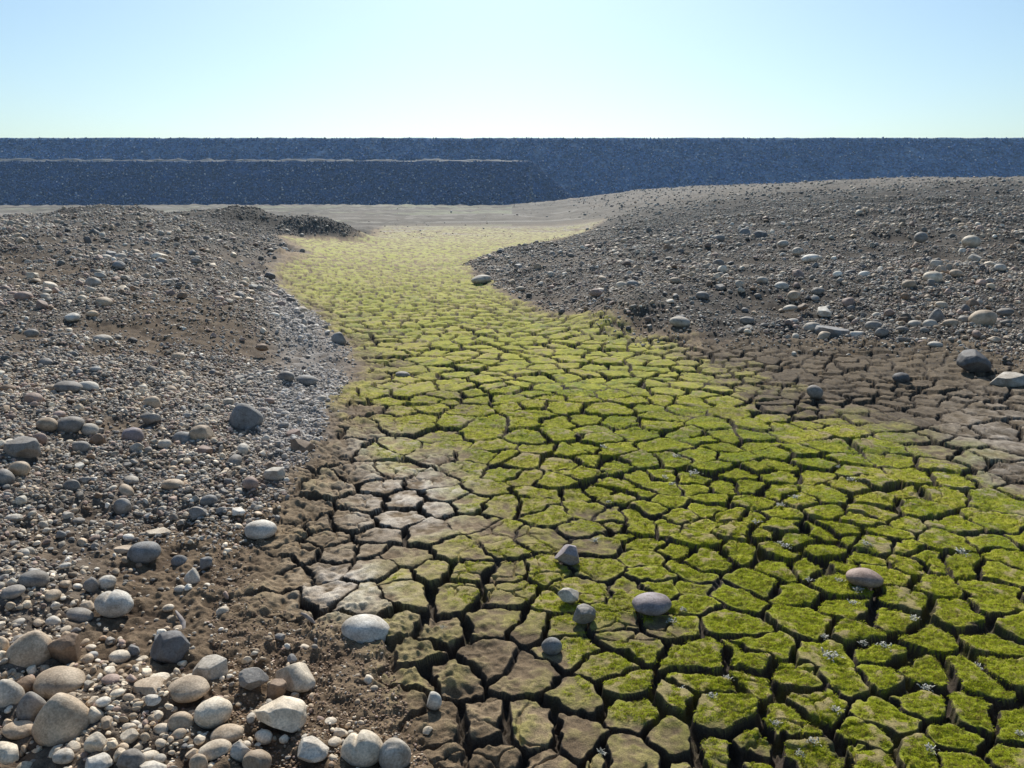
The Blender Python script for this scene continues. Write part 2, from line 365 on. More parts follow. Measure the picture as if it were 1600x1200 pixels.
# ------------------------------------------------------------------ helpers for objects
def add_mesh(name, V, Fc, m, parent=None, smooth_=True, nside=None):
    me = bpy.data.meshes.new(name)
    V = np.asarray(V, np.float32); Fc = np.asarray(Fc, np.int32)
    k = Fc.shape[1]
    me.vertices.add(len(V)); me.vertices.foreach_set('co', V.ravel())
    me.loops.add(Fc.size); me.loops.foreach_set('vertex_index', Fc.ravel())
    me.polygons.add(len(Fc)); me.polygons.foreach_set('loop_start', np.arange(0, Fc.size, k, dtype=np.int32))
    me.polygons.foreach_set('use_smooth', np.full(len(Fc), smooth_))
    me.update(calc_edges=True); me.validate()
    if m: me.materials.append(m)
    o = bpy.data.objects.new(name, me)
    if parent is not False: C.objects.link(o)
    if parent: o.parent = parent
    return o
def tag(o, label=None, cat=None, group=None, kind=None):
    if label: o['label'] = label
    if cat: o['category'] = cat
    if group: o['group'] = group
    if kind: o['kind'] = kind
    return o

# ------------------------------------------------------------------ the ground: one sheet, finer where it is nearer
def axis_angles():
    f1 = np.linspace(-math.radians(38), math.radians(38), 1330)
    q = math.radians(64); p = math.radians(38)
    sr = np.linspace(p, q, 300)[1:]; out = np.linspace(q, 2 * math.pi - q, 70)[1:-1]
    return np.concatenate([f1, sr, out, (2 * math.pi - sr)[::-1]])
ang = axis_angles()
rs = [.25]
while rs[-1] < 290:
    q = rs[-1]
    px_ = (q * q + 2.56) / (1.6 * 804) * .62
    rs.append(q + (max(px_, .012) if q < 1.5 else min(px_, .0095 * q) if q < 125 else .05 * q))
rs = np.array(rs)
nr, na = len(rs), len(ang)
R_, A_ = np.meshgrid(rs, ang, indexing='ij')
GX = (R_ * np.sin(A_)).ravel(); GY = (R_ * np.cos(A_)).ravel()
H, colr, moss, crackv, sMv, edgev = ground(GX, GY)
V = np.stack([GX, GY, H], 1)
i = np.arange(nr - 1)[:, None] * na; j = np.arange(na); j2 = (j + 1) % na
Q = np.stack([(i + j), (i + j2), (i + na + j2), (i + na + j)], 2).reshape(-1, 4)
Q = Q[:, ::-1]
og = add_mesh('ground', V, Q, mg); tag(og, 'cracked mud bed, gravel banks and dry lake floor', kind='structure')
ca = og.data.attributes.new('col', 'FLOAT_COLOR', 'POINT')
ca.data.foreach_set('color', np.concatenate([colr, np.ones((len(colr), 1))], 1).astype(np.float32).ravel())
# close the hub under the camera
hub = [(rs[0] * math.sin(a), rs[0] * math.cos(a)) for a in ang]
print('ground', nr, na, nr * na)

Hg = H.reshape(nr, na)
def hq(X, Y):                                # exact height of the ground formula
    return ground(np.atleast_1d(np.asarray(X, float)), np.atleast_1d(np.asarray(Y, float)), False)
# normals of the sheet, for the things that grow on it
nm = np.zeros(len(V) * 3, np.float32); og.data.vertices.foreach_get('normal', nm); nm = nm.reshape(-1, 3)

def march(px, py):                           # where the ray through a pixel meets the terrain
    d = ray(px, py); d = d / np.linalg.norm(d)
    ts = 1.6 * 1.0035 ** np.arange(1300)
    P = d[None] * ts[:, None] + [0, 0, CAMZ]
    h = base_h(P[:, 0], P[:, 1])
    k = np.nonzero(P[:, 2] < h)[0]
    k = k[0] if len(k) else len(ts) - 1
    return P[k], ts[k]

# ------------------------------------------------------------------ the embankment dam beyond the lake floor
M_dam, t, b = mat('shaded_rubble')  # skylight and haze blue put into the rubble colour, darker for the lower slope
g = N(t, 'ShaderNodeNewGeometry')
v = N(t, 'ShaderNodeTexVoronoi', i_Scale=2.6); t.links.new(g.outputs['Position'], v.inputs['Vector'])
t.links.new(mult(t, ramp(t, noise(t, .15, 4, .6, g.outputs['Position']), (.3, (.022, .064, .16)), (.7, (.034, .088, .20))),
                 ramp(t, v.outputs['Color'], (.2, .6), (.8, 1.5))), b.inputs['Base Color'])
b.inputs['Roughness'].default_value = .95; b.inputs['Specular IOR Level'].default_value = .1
M_up, t, b = mat('lit_rubble')  # same rubble paled, the upper slope's brighter light put into the colour
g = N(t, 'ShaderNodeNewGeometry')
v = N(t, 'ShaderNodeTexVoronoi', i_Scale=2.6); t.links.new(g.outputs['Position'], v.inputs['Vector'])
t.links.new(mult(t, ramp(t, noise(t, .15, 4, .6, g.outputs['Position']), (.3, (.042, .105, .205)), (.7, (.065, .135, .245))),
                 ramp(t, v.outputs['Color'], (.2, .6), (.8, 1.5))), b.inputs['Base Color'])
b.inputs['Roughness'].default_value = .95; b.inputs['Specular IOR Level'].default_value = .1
M_track, t, b = mat('dusty_track')
g = N(t, 'ShaderNodeNewGeometry')
t.links.new(ramp(t, noise(t, .8, 5, .6, g.outputs['Position']), (.38, (.03, .06, .10)), (.68, (.12, .11, .10))), b.inputs['Base Color'])
b.inputs['Roughness'].default_value = .9
M_rip, t, b = mat('riprap_rock')
at = N(t, 'ShaderNodeAttribute', attribute_name='col', attribute_type='INSTANCER')
t.links.new(at.outputs['Color'], b.inputs['Base Color']); b.inputs['Roughness'].default_value = .8; b.inputs['Specular IOR Level'].default_value = .2

dam = bpy.data.objects.new('dam', None); C.objects.link(dam); dam.location = (0, 110, 0)
tag(dam, 'long dark blue rubble dam closing off the dry lake floor', 'dam')
ZC = pY(800, 215.5, 124)[2]; ZB = pY(400, 252, 111)[2]; YB = 118.3
def strip(name, xs, prof, m, amp=.12):
    xs = np.asarray(xs); P = []
    k = len(prof)
    X = np.repeat(xs, k); Yp = np.tile([p[0] for p in prof], len(xs)); Zp = np.tile([p[1] for p in prof], len(xs))
    Zp = Zp + amp * fbm(X, Yp, 1.2, 3, 5)
    V = np.stack([X, Yp - 110, Zp], 1)
    a = (np.arange(len(xs) - 1)[:, None] * k + np.arange(k - 1)).ravel()
    return add_mesh(name, V, np.stack([a, a + k, a + k + 1, a + 1], 1), m, dam)
def lerp_prof(pts, m=30):
    out = []
    for (a, b_) in zip(pts[:-1], pts[1:]):
        for s in np.linspace(0, 1, m, endpoint=False): out.append((a[0] + (b_[0] - a[0]) * s, a[1] + (b_[1] - a[1]) * s))
    out.append(pts[-1]); return out
xs = np.arange(-170, 170.1, .7)
sl_ = (ZC - ZB) / (124 - YB)
ytoe = 124 - (ZC + 1.5) / sl_
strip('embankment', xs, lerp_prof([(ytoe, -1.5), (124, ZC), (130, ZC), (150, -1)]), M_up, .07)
XE = pY(832, 252, 111)[0]
# the lower bench: flat track on top, rubble slope in front, a sloping end at the right
bx = np.arange(-170, XE + .01, .7)
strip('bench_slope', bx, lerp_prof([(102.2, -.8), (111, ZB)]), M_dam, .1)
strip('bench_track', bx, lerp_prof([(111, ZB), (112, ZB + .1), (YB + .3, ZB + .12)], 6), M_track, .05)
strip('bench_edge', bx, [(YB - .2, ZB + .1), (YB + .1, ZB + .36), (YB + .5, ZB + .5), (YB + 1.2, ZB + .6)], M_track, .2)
cone = []; nA_ = 24; nR_ = 26
for ii in range(nA_ + 1):
    bx_, by_ = XE + 7.5 * ii / nA_, 102.2 + 8.8 * ii / nA_
    for jj in range(nR_ + 1):
        q = jj / nR_
        cone.append((XE + (bx_ - XE) * q, 111 + (by_ - 111) * q - 110, ZB - q * (ZB + .8)))
cone = np.array(cone); cone[:, 2] += .1 * fbm(cone[:, 0], cone[:, 1], 1.2, 3, 5)
a = (np.arange(nA_)[:, None] * (nR_ + 1) + np.arange(nR_)).ravel()
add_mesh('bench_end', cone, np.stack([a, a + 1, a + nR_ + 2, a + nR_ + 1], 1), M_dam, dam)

# ------------------------------------------------------------------ stone shapes
ico = {}
def icos(k):
    if k not in ico:
        bm = bmesh.new(); bmesh.ops.create_icosphere(bm, subdivisions=k, radius=1)
        ico[k] = (np.array([v.co[:] for v in bm.verts]), np.array([[v.index for v in f.verts] for f in bm.faces])); bm.free()
    return ico[k]
def stone_shape(kind, k, r_):
    """unit stone: x in -.5..5, y, z; kinds: oval, round, dome, slab, angular, wedge, lobed"""
    P, Fc = icos(k); P = P.copy()
    def low(P, amp, f):
        s = 0
        for _ in range(5):
            d = r_.normal(size=3); d /= np.linalg.norm(d); s = s + np.sin(P @ d * f * r_.uniform(.6, 1.5) + r_.uniform(0, 6.28))
        return amp * s / 2.2
    rad = 1 + low(P, .07, 2.2) + low(P, .02, 6)
    if kind in ('angular', 'wedge', 'slab'): rad = rad + low(P, .05, 4) + low(P, .015, 14)
    P = P * rad[:, None]
    if kind in ('dome', 'wedge'):
        P[:, 0] *= 1 - .36 * np.clip(P[:, 2], -1, 1) * (1 if kind == 'dome' else 1.5); P[:, 1] *= 1 - .3 * np.clip(P[:, 2], -1, 1)
        P[:, 0] += .15 * np.clip(P[:, 2], 0, 1) * r_.choice([-1, 1])
    cuts = {'angular': 9, 'wedge': 5, 'slab': 8, 'dome': 1, 'oval': 0, 'round': 1, 'lobed': 0}[kind]
    for _ in range(cuts):
        nrm = r_.normal(size=3); nrm[2] *= .7; nrm /= np.linalg.norm(nrm); off = r_.uniform(.55, .85)
        ex = P @ nrm - off; P = P - np.where(ex > 0, ex * .93, 0)[:, None] * nrm
    if kind == 'slab':
        for s in (1, -1):
            ex = P[:, 2] * s - .5; P[:, 2] -= s * np.where(ex > 0, ex * .9, 0)
    if kind == 'lobed':
        P[:, 2] -= .3 * np.exp(-((P[:, 0] + .25) / .13) ** 2) * (P[:, 2] > 0) * P[:, 2]
    lo, hi = P.min(0), P.max(0)
    P = (P - (lo + hi) / 2) / (hi - lo)
    return P, Fc
PAL = {'grey': (.27, .25, .225), 'blue grey': (.27, .268, .262), 'tan': (.50, .40, .29), 'cream': (.68, .59, .46), 'white': (.70, .66, .58), 'pinkish': (.36, .265, .22),
       'pale grey': (.50, .455, .385), 'dark grey': (.15, .145, .145), 'brown': (.26, .18, .12), 'purple grey': (.35, .305, .315)}
names_pal = list(PAL)

# x, base y, width, height (pixels in the photograph), shape, colour, own label or ''
ST = """407 838 50 30|oval|white|smooth white oval cobble lying alone on brown soil beside the gravel edge
463 1075 68 44|wedge|cream|cream pointed cobble standing on dark soil right of the pebble heap
443 1142 74 50|angular|cream|pale blocky boulder with rough speckled top at the right edge of the pebble heap
333 1135 58 44|round|cream|cream rounded cobble sitting above two smaller oval ones in the pebble heap
355 1160 50 30|oval|tan|grey tan oval cobble tucked under the cream rounded one
336 1181 50 28|oval|cream|cream kidney shaped cobble lowest of three stacked together
283 1139 40 34|oval|tan|tan tilted cobble leaning left of the cream rounded one
295 1097 64 34|oval|tan|long tan cobble lying below the layered grey rock
330 1068 52 40|slab|pale grey|layered grey rock crossed by a white vein
266 1036 64 48|angular|dark grey|dark angular rock with a tan underside throwing a black shadow on soil
397 1086 44 32|angular|grey|rough pitted grey rock between the layered rock and the pointed cream cobble
433 1090 30 28|slab|brown|olive brown slab tilted against the pointed cream cobble
92 1076 84 38|oval|tan|long flat tan cobble below the pair of large leaning stones
47 1038 68 56|dome|tan|large tan blocky boulder leaning against a cracked brown one
100 1034 46 50|angular|brown|cracked brown stone pressed against a large tan boulder
98 1150 86 80|dome|tan|biggest tan egg shaped boulder standing upright in the pebble heap
50 1120 46 50|dome|grey|cracked grey upright stone left of the biggest tan boulder
13 1103 46 44|dome|pale grey|broad pale stone at the left picture edge beside the cracked grey one
37 1078 36 26|round|brown|orange brown round cobble above the cracked grey stone
30 1145 48 26|oval|tan|flat tan cobble lying left of the foot of the biggest boulder
148 1130 28 28|wedge|cream|small cream stone propped against the right side of the biggest boulder
180 962 56 40|lobed|white|pale triangular two lobed stone where the gravel meets brown soil
168 922 28 20|round|white|small white rounded stone above the two lobed one
143 928 22 24|round|grey|small upright grey pebble touching a white one
227 882 50 33|oval|blue grey|rough blue grey oval cobble in the fine gravel
55 923 44 27|oval|grey|smooth grey oval cobble half sunk in shaded gravel
22 940 38 18|oval|grey|flat grey cobble at the left picture edge above the large leaning stones
192 861 32 14|slab|tan|flat tan stone lying left above the rough blue grey cobble
250 836 38 16|slab|cream|pale flat stone in fine gravel above the rough blue grey cobble
373 810 22 10|slab|white|small white flat chip just above the white oval cobble
280 882 24 20|round|blue grey|small blue grey cobble right of the rough blue grey one
323 888 20 22|angular|blue grey|small bluish angular stone at the edge of the gravel
302 913 24 24|wedge|pale grey|pale thin wedge stone sticking up at the gravel edge
125 964 40 24|oval|grey|
83 973 22 17|round|white|
187 1028 32 20|oval|cream|pale flattish cobble left of the dark angular rock
210 1019 20 18|angular|blue grey|
250 1070 32 18|round|cream|
239 1110 26 15|angular|white|
252 1142 26 18|round|cream|
203 1158 28 20|angular|cream|
206 1198 40 36|round|grey|round grey cobble near the bottom edge in the pale pebble heap
152 1204 46 32|angular|white|pale angular block near the bottom edge below the biggest boulder
100 1188 32 22|oval|pale grey|
152 1174 34 30|angular|cream|tan angular stone just right below the biggest boulder
13 1192 46 32|angular|cream|pale broken stone in the bottom left corner
403 1197 44 34|round|tan|tan grey round cobble near the bottom below the blocky boulder
412 1155 28 22|round|cream|
377 1184 32 28|angular|pale grey|
310 1203 28 30|oval|tan|
233 1179 28 18|oval|cream|
490 1192 50 28|angular|pale grey|speckled pale rough stone at the lower right corner of the pebble heap
263 953 18 11|oval|cream|
282 929 18 13|oval|pale grey|
3 1028 26 32|round|tan|tan stone cut by the left picture edge beside the large tan boulder
233 1084 50 14|slab|tan|
240 1208 40 26|angular|pale grey|
572 1002 76 50|oval|white|big white oval boulder lying alone on the edge of the cracked mud
567 1194 66 54|lobed|cream|cream boulder with a notch near the bottom beside a rounder grey one
617 1198 50 48|round|pale grey|round pale grey boulder touching the notched cream one at the bottom
678 1110 25 26|round|white|small white stone perched at the lip of a mud crack
887 886 38 36|angular|purple grey|purple grey angular stone wedged upright over a crack between green plates
912 980 38 34|angular|grey|rough grey lump rock between green plates left of the flat violet stone
888 948 34 26|angular|pale grey|pale crusted rock beside the rough grey lump among green plates
862 1020 32 24|round|blue grey|small grey blue stone in a crack among the front green plates
1018 965 60 36|oval|purple grey|flat violet grey stone with dark spots lying between mossy plates
1349 916 56 20|oval|pinkish|flat pinkish stone lying on the bright moss at the right
384 671 52 42|dome|blue grey|big blue grey domed boulder standing out of the left gravel
138 614 32 18|oval|white|pale oval cobble at the top edge of the left gravel spread
108 616 40 15|oval|grey|
238 641 26 22|round|tan|
54 636 26 18|round|pinkish|
38 721 54 30|slab|grey|grey angular slab tilted up in the left gravel
108 676 46 28|oval|grey|
75 676 32 22|round|tan|
140 677 28 18|oval|pale grey|
208 690 32 24|round|purple grey|
236 666 30 20|angular|grey|
285 692 32 21|oval|blue grey|
315 693 36 28|round|tan|
257 700 22 15|oval|pale grey|
320 714 28 14|slab|pinkish|
271 771 34 18|oval|tan|
392 767 26 20|round|pinkish|
192 802 28 28|round|grey|
327 792 26 18|oval|blue grey|
8 763 32 26|round|grey|
32 750 30 24|round|tan|
128 710 26 19|round|grey|
154 698 26 22|angular|brown|
206 759 26 13|oval|pale grey|
112 768 26 21|round|grey|
63 695 22 18|round|pinkish|
50 526 22 13|oval|grey|
161 530 28 12|oval|pale grey|
530 540 24 21|round|blue grey|round blue grey stone at the foot of the left bank beside the green mud
478 602 36 17|oval|blue grey|
447 602 26 18|oval|grey|
430 753 30 18|slab|pale grey|
1521 586 52 34|wedge|dark grey|dark grey peaked boulder alone on brown mud at the right
1534 519 40 28|round|tan|largest rounded tan boulder in the cobble row at the foot of the right bank
1463 504 26 23|dome|grey|
1452 519 22 16|oval|pale grey|
1429 518 22 12|oval|pale grey|
1484 518 24 12|oval|tan|
1506 514 22 12|oval|grey|
1268 521 27 17|oval|pale grey|pale oval cobble leading the left end of the cobble row on the right bank
1300 527 56 16|slab|blue grey|long low bluish slab in the cobble row on the right bank
1364 520 26 17|oval|grey|
1377 529 20 14|round|grey|
1339 527 22 9|slab|white|
1461 543 22 10|oval|pale grey|
1062 512 32 16|oval|pale grey|pale grey cobble on brown mud just beyond the green mud
1167 505 22 12|oval|grey|
1238 505 18 8|oval|white|
1221 450 22 13|oval|white|
1191 445 18 11|oval|pale grey|
1277 458 20 12|oval|grey|
1456 447 30 19|oval|cream|cream oval cobble in the middle of the right bank
1517 386 30 19|oval|cream|cream oval cobble high on the right bank near the picture edge
1523 415 24 12|angular|pale grey|
1561 432 18 11|oval|white|
1439 378 22 16|round|grey|
1266 408 28 10|oval|white|flat white cobble in the middle of the right bank
1122 420 18 15|round|grey|
1163 371 18 15|round|blue grey|
1186 373 24 14|angular|dark grey|
1124 381 18 12|round|grey|
1223 386 18 11|oval|pale grey|
1246 397 18 11|oval|pale grey|
1349 439 18 10|oval|white|
1407 600 28 16|round|dark grey|
1272 627 26 19|round|grey|small grey stone on brown cracked mud beside the green plates
1574 603 50 16|slab|pale grey|pale low slab near the right picture edge below the peaked boulder
752 444 32 13|oval|pale grey|pale flat stone at the point of the right bank touching the green mud
422 438 17 13|angular|dark grey|dark brown block on the edge where the left bank meets green mud
629 589 22 9|oval|grey|
782 397 11 7|angular|dark grey|"""
occ = []                                     # (x, y, radius)
stones = []                                  # candidates: dict
for ln in ST.split('\n'):
    g_, kind, cn, lab = ln.split('|'); px, by, pw, ph = map(float, g_.split())
    cy = by - ph * .42
    P0, t0 = march(px, by - ph * .12)
    zn = np.linalg.norm(ray(px, by)); W = pw * t0 / (F * zn) * 1.02; t0 = t0 / zn
    a = math.asin(min(.99, (CAMZ - P0[2]) / (t0 * zn))); D = W * .8
    hh = (ph * t0 / F) ** 2 - (D * math.sin(a)) ** 2
    Hh = math.sqrt(max(hh, 0)) / math.cos(a) if hh > 0 else 0
    Hh = max(Hh, .42 * W if kind != 'slab' else .28 * W); Hh = min(Hh * 1.08, 1.25 * W)
    P1, t1 = march(px, cy + (Hh * .25) * math.cos(a) * F / t0)
    stones.append(dict(x=P1[0], y=P1[1], w=W, d=D, h=Hh, kind=kind, cn=cn, lab=lab, px=px, py=cy, sz=pw, hand=True))
    occ.append((P1[0], P1[1], W * .5))

# ------------------------------------------------------------------ scatter of gravel and cobbles over the banks
r2 = np.random.default_rng(11)
def scatter(dmin, dmax, dens, rmax, rmin=1.2, half=52):
    area = math.radians(2 * half) / 2 * (rmax ** 2 - rmin ** 2); m = int(area * dens)
    r = np.sqrt(r2.uniform(rmin ** 2, rmax ** 2, m)); a = r2.uniform(-math.radians(half), math.radians(half), m)
    X = r * np.sin(a); Y = r * np.cos(a)
    n1 = fbm(X, Y, 1.3, 3, 1); n2 = fbm(X, Y, .35, 3, 2)
    sM = sdist(MUD, X, Y); zx, zy = zpix(X, Y)
    left = X < np.where(Y < 20, 0, 4)
    dn = np.where(left, 1.1, 1.05)
    dn = dn * np.clip(.7 + .5 * n1 + .5 * n2, .08, 1.5)
    dn = dn * np.maximum(smooth(.06, -.12, sM + n2 * .1), .22 * smooth(.8, .0, sM + n2 * .2) * (X > 1))
    dn = dn * (1 - .5 * blot(zx, zy, 300, 545, 150, 48)) * (1 - .8 * blot(zx, zy, 60, 480, 120, 40))
    soilband = smooth(-1.0, -.35, sM) * smooth(800, 880, zy) * left
    dn = dn * (1 - .9 * soilband)
    dn = dn + (.9 * blot(zx, zy, 80, 1090, 190, 60) + .8 * blot(zx, zy, 200, 1190, 260, 50)) * (dmax > .03)
    dn = np.where((~left) & (zy > 490) & (sM < .0) & (zx < 1300), dn * .6, dn)
    dn = dn + .5 * blot(zx, zy, 1400, 515, 200, 22) * (~left)
    dn = np.where((r > 30) & (zy < 352) & (X < 6), dn * .12, dn)
    base_bank = base_h(X, Y)
    dn = np.where((X < 0) & (Y > 30) & (base_bank < .15), .02, dn)
    k = r2.random(m) * 1.6 < dn
    X, Y, zx, zy, left = X[k], Y[k], zx[k], zy[k], left[k]
    D = dmin * (dmax / dmin) ** (r2.random(len(X)) ** 1.4)
    return X, Y, D, zx, zy, left
cls = [scatter(.10, .19, 1.6, 50), scatter(.055, .10, 24, 45), scatter(.032, .055, 330, 32), scatter(.018, .032, 1500, 16), scatter(.010, .018, 1500, 9), scatter(.006, .010, 3500, 5),
       scatter(.06, .13, 30, 26, 9), scatter(.12, .2, 3, 24, 10), scatter(.03, .05, 480, 8), scatter(.018, .03, 1700, 8), scatter(.010, .018, 3000, 6.5)]
X = np.concatenate([c[0] for c in cls]); Y = np.concatenate([c[1] for c in cls]); D = np.concatenate([c[2] for c in cls])
ZX = np.concatenate([c[3] for c in cls]); ZY = np.concatenate([c[4] for c in cls]); LF = np.concatenate([c[5] for c in cls])
# far scatter on the right bank and spit
fx = scatter(.07, .22, 3.5, 95, 32); X = np.append(X, fx[0]); Y = np.append(Y, fx[1]); D = np.append(D, fx[2]); ZX = np.append(ZX, fx[3]); ZY = np.append(ZY, fx[4]); LF = np.append(LF, fx[5])
fx = scatter(.05, .14, 26, 34, 21, 24); kk = (fx[0] < -4); X = np.append(X, fx[0][kk]); Y = np.append(Y, fx[1][kk]); D = np.append(D, fx[2][kk]); ZX = np.append(ZX, fx[3][kk]); ZY = np.append(ZY, fx[4][kk]); LF = np.append(LF, fx[5][kk])
# crumbs of dry mud and grit on the brown soil and a few on the plates
m = 9000; px = r2.uniform(330, 760, m); py = r2.uniform(760, 1200, m) ** 1.0
cr = np.array([pz(a, b_)[:2] for a, b_ in zip(px, py)]); k = (sdist(MUD, cr[:, 0], cr[:, 1]) < .05); cr = cr[k]
X = np.append(X, cr[:, 0]); Y = np.append(Y, cr[:, 1]); D = np.append(D, r2.uniform(.004, .012, len(cr))); ZX = np.append(ZX, px[k]); ZY = np.append(ZY, py[k]); LF = np.append(LF, np.ones(len(cr), bool))
crumb = np.zeros(len(X), bool); crumb[-len(cr):] = True
# keep the larger ones apart from each other, and all of them out of the surveyed stones
O = np.array(occ)
keep = np.ones(len(X), bool)
for (ox, oy, orad) in O:
    keep &= (X - ox) ** 2 + ((Y - oy) * 1.0) ** 2 > (orad * .8 + D * .4) ** 2
cellmap = {}
order = np.argsort(-D)
for q in order:
    if D[q] < .03: break
    if not keep[q] or (D[q] < .055 and X[q] ** 2 + Y[q] ** 2 > 100): continue
    cx, cy = int(X[q] // .2), int(Y[q] // .2); ok = True
    for i_ in (-1, 0, 1):
        for j_ in (-1, 0, 1):
            for o_ in cellmap.get((cx + i_, cy + j_), ()):
                if (X[q] - X[o_]) ** 2 + (Y[q] - Y[o_]) ** 2 < ((D[q] + D[o_]) * .42) ** 2: ok = False
    if ok: cellmap.setdefault((cx, cy), []).append(q)
    else: keep[q] = False
X, Y, D, ZX, ZY, LF, crumb = X[keep], Y[keep], D[keep], ZX[keep], ZY[keep], LF[keep], crumb[keep]
HH = hq(X, Y)
def colours(X, Y, LF, crumb):
    m = len(X); q = r2.random(m)
    near_l = np.exp(-((X + 1.3) / 1.2) ** 2 - ((Y - 2.2) / .9) ** 2) * LF
    nn = fbm(X, Y, .8, 2, 21) * .12
    qq = np.clip(q + nn, 0, .999)
    tbl = ['grey', 'grey', 'blue grey', 'pinkish', 'tan', 'grey', 'tan', 'pale grey', 'pale grey', 'brown', 'dark grey', 'white', 'pinkish', 'cream']
    warm = ['tan', 'cream', 'cream', 'tan', 'pale grey', 'cream', 'pinkish', 'tan', 'white', 'cream']
    idx = (qq * len(tbl)).astype(int); idw = (q * len(warm)).astype(int)
    usew = r2.random(m) < near_l
    nmz = [warm[b_] if u else tbl[a] for a, b_, u in zip(idx, idw, usew)]
    nmz = ['brown' if cflag and r2.random() < .8 else s for s, cflag in zip(nmz, crumb)]
    return nmz
CN = colours(X, Y, LF, crumb)
app = D * F / np.sqrt(X ** 2 + Y ** 2 + (CAMZ - HH) ** 2)
sxp = 800 + F * X / (Y * cp - (HH - CAMZ) * sp); syp = 600 - F * (Y * sp + (HH - CAMZ) * cp) / (Y * cp - (HH - CAMZ) * sp)
inview = (sxp > 5) & (sxp < 1595) & (syp < 1190)
NIND = 300 - len(stones)
ordr = [q for q in np.argsort(-app) if inview[q]][:NIND]
picked = np.zeros(len(X), bool); picked[ordr] = True
for q in ordr:
    kind = random.choice(['oval', 'oval', 'round', 'round', 'dome', 'angular', 'slab', 'wedge'])
    stones.append(dict(x=X[q], y=Y[q], w=D[q], d=D[q] * random.uniform(.65, .95), h=D[q] * random.uniform(.45, .75), kind=kind, cn=CN[q], lab='', px=sxp[q], py=syp[q], sz=app[q], hand=False))

# ------------------------------------------------------------------ the 300 stones that show largest, each a thing of its own with its own label
size_word = lambda s: 'large' if s > 40 else 'medium' if s > 22 else 'small'
shape_word = {'oval': 'oval', 'round': 'rounded', 'dome': 'domed', 'slab': 'flat', 'angular': 'angular', 'wedge': 'wedge-shaped', 'lobed': 'two lobed'}
short = {}
land = [s for s in stones if s['lab']]
def rel(s, l):
    dx, dy = s['px'] - l['px'], s['py'] - l['py']
    if abs(dx) > abs(dy) * 1.6: return 'to the right of' if dx > 0 else 'to the left of'
    if abs(dy) > abs(dx) * 1.6: return 'below' if dy > 0 else 'above'
    return ('below' if dy > 0 else 'above') + (' and right of' if dx > 0 else ' and left of')
ANCH = {(407, 838): 'lone white oval cobble', (463, 1075): 'pointed cream cobble', (443, 1142): 'pale speckled blocky boulder', (98, 1150): 'biggest tan egg boulder',
        (180, 962): 'pale triangular lobed stone', (266, 1036): 'dark angular rock', (92, 1076): 'long flat tan cobble', (572, 1002): 'big lone white boulder',
        (567, 1194): 'notched cream boulder', (1018, 965): 'flat violet stone', (887, 886): 'purple grey upright stone', (1349, 916): 'flat pinkish mossy stone',
        (384, 671): 'big blue grey dome', (38, 721): 'tilted grey angular slab', (530, 540): 'round bank foot stone', (422, 438): 'dark brown edge block',
        (1521, 586): 'dark peaked boulder', (1534, 519): 'largest rounded tan boulder', (1300, 527): 'long low bluish slab', (1456, 447): 'cream mid bank cobble',
        (1517, 386): 'cream high bank cobble', (1266, 408): 'flat white bank cobble', (752, 444): 'pale channel point stone', (227, 882): 'rough blue grey cobble'}
for s in stones:
    s['brief'] = next((v for (ax, ay), v in ANCH.items() if s['hand'] and s['px'] == ax and abs(s['py'] + 0 - ay) < 60), None)
used = {s['lab'] for s in land}
anchors = [l for l in land if l['brief']]
ORD = ['', 'second ', 'third ', 'fourth ', 'fifth ', 'sixth ', 'seventh ', 'eighth ', 'ninth ', 'tenth ', 'eleventh ', 'twelfth ']
groups_ = {}
for s in stones:
    if s['lab']: continue
    l = min(anchors, key=lambda l: (s['px'] - l['px']) ** 2 + (2 * (s['py'] - l['py'])) ** 2)
    key = (size_word(s['sz']), s['cn'], shape_word[s['kind']], rel(s, l), l['brief'])
    groups_.setdefault(key, []).append((math.hypot(s['px'] - l['px'], s['py'] - l['py']), s))
for key, lst in groups_.items():
    lst.sort(key=lambda v: v[0])
    for k, (dd, s) in enumerate(lst):
        o_ = '' if len(lst) == 1 else ('nearest ' if k == 0 else ORD[k] + 'nearest ')
        s['lab'] = f"{o_}{key[0]} {key[1]} {key[2]} stone {key[3]} the {key[4]}"
        if len(s['lab'].split()) > 16: s['lab'] = s['lab'].replace(' stone ', ' ')
def dist_group(s):
    if s['y'] < 4.2 and s['x'] < 0: return 'cobbles in the left foreground pebble heap'
    if s['x'] < 0 and s['y'] < 20: return 'stones scattered over the left gravel bank'
    return 'stones scattered over the right gravel bank'
sxs = np.array([s['x'] for s in stones]); sys_ = np.array([s['y'] for s in stones])
hs = base_h(sxs, sys_); hfull = hq(sxs, sys_); onmud = sdist(MUD, sxs, sys_) > .1
for q, s in enumerate(stones):
    r_ = np.random.default_rng(1000 + q)
    lv = 5 if s['sz'] > 34 else 4 if s['sz'] > 14 else 3
    P, Fc = stone_shape(s['kind'], lv, r_)
    P = P * [s['w'], s['d'], s['h'] * (.8 if s['hand'] and 880 < s['px'] < 1100 and s['py'] > 800 else 1)]
    tilt = r_.normal(0, .09 if s['hand'] else .15, 2)
    e = Euler((tilt[0], tilt[1], r_.normal(0, .15) if s['hand'] else r_.uniform(0, 6.28)))
    o = add_mesh('stone' if s['sz'] < 30 else 'boulder' if s['sz'] > 60 else 'cobble', P, Fc, M_stone)
    z0 = hs[q] if hfull[q] < hs[q] - .03 else hfull[q]
    o.location = (s['x'], s['y'], z0 + s['h'] * (.5 - (.08 if onmud[q] else .25))); o.rotation_euler = e
    base = np.array(PAL[s['cn']]) * r_.uniform(.85, 1.12)
    o.color = (*base, 1)
    tag(o, s['lab'], 'boulder' if s['sz'] > 60 else 'cobble' if s['sz'] >= 30 else 'stone', dist_group(s) if not (s['hand'] and s['lab'] in used) else None)

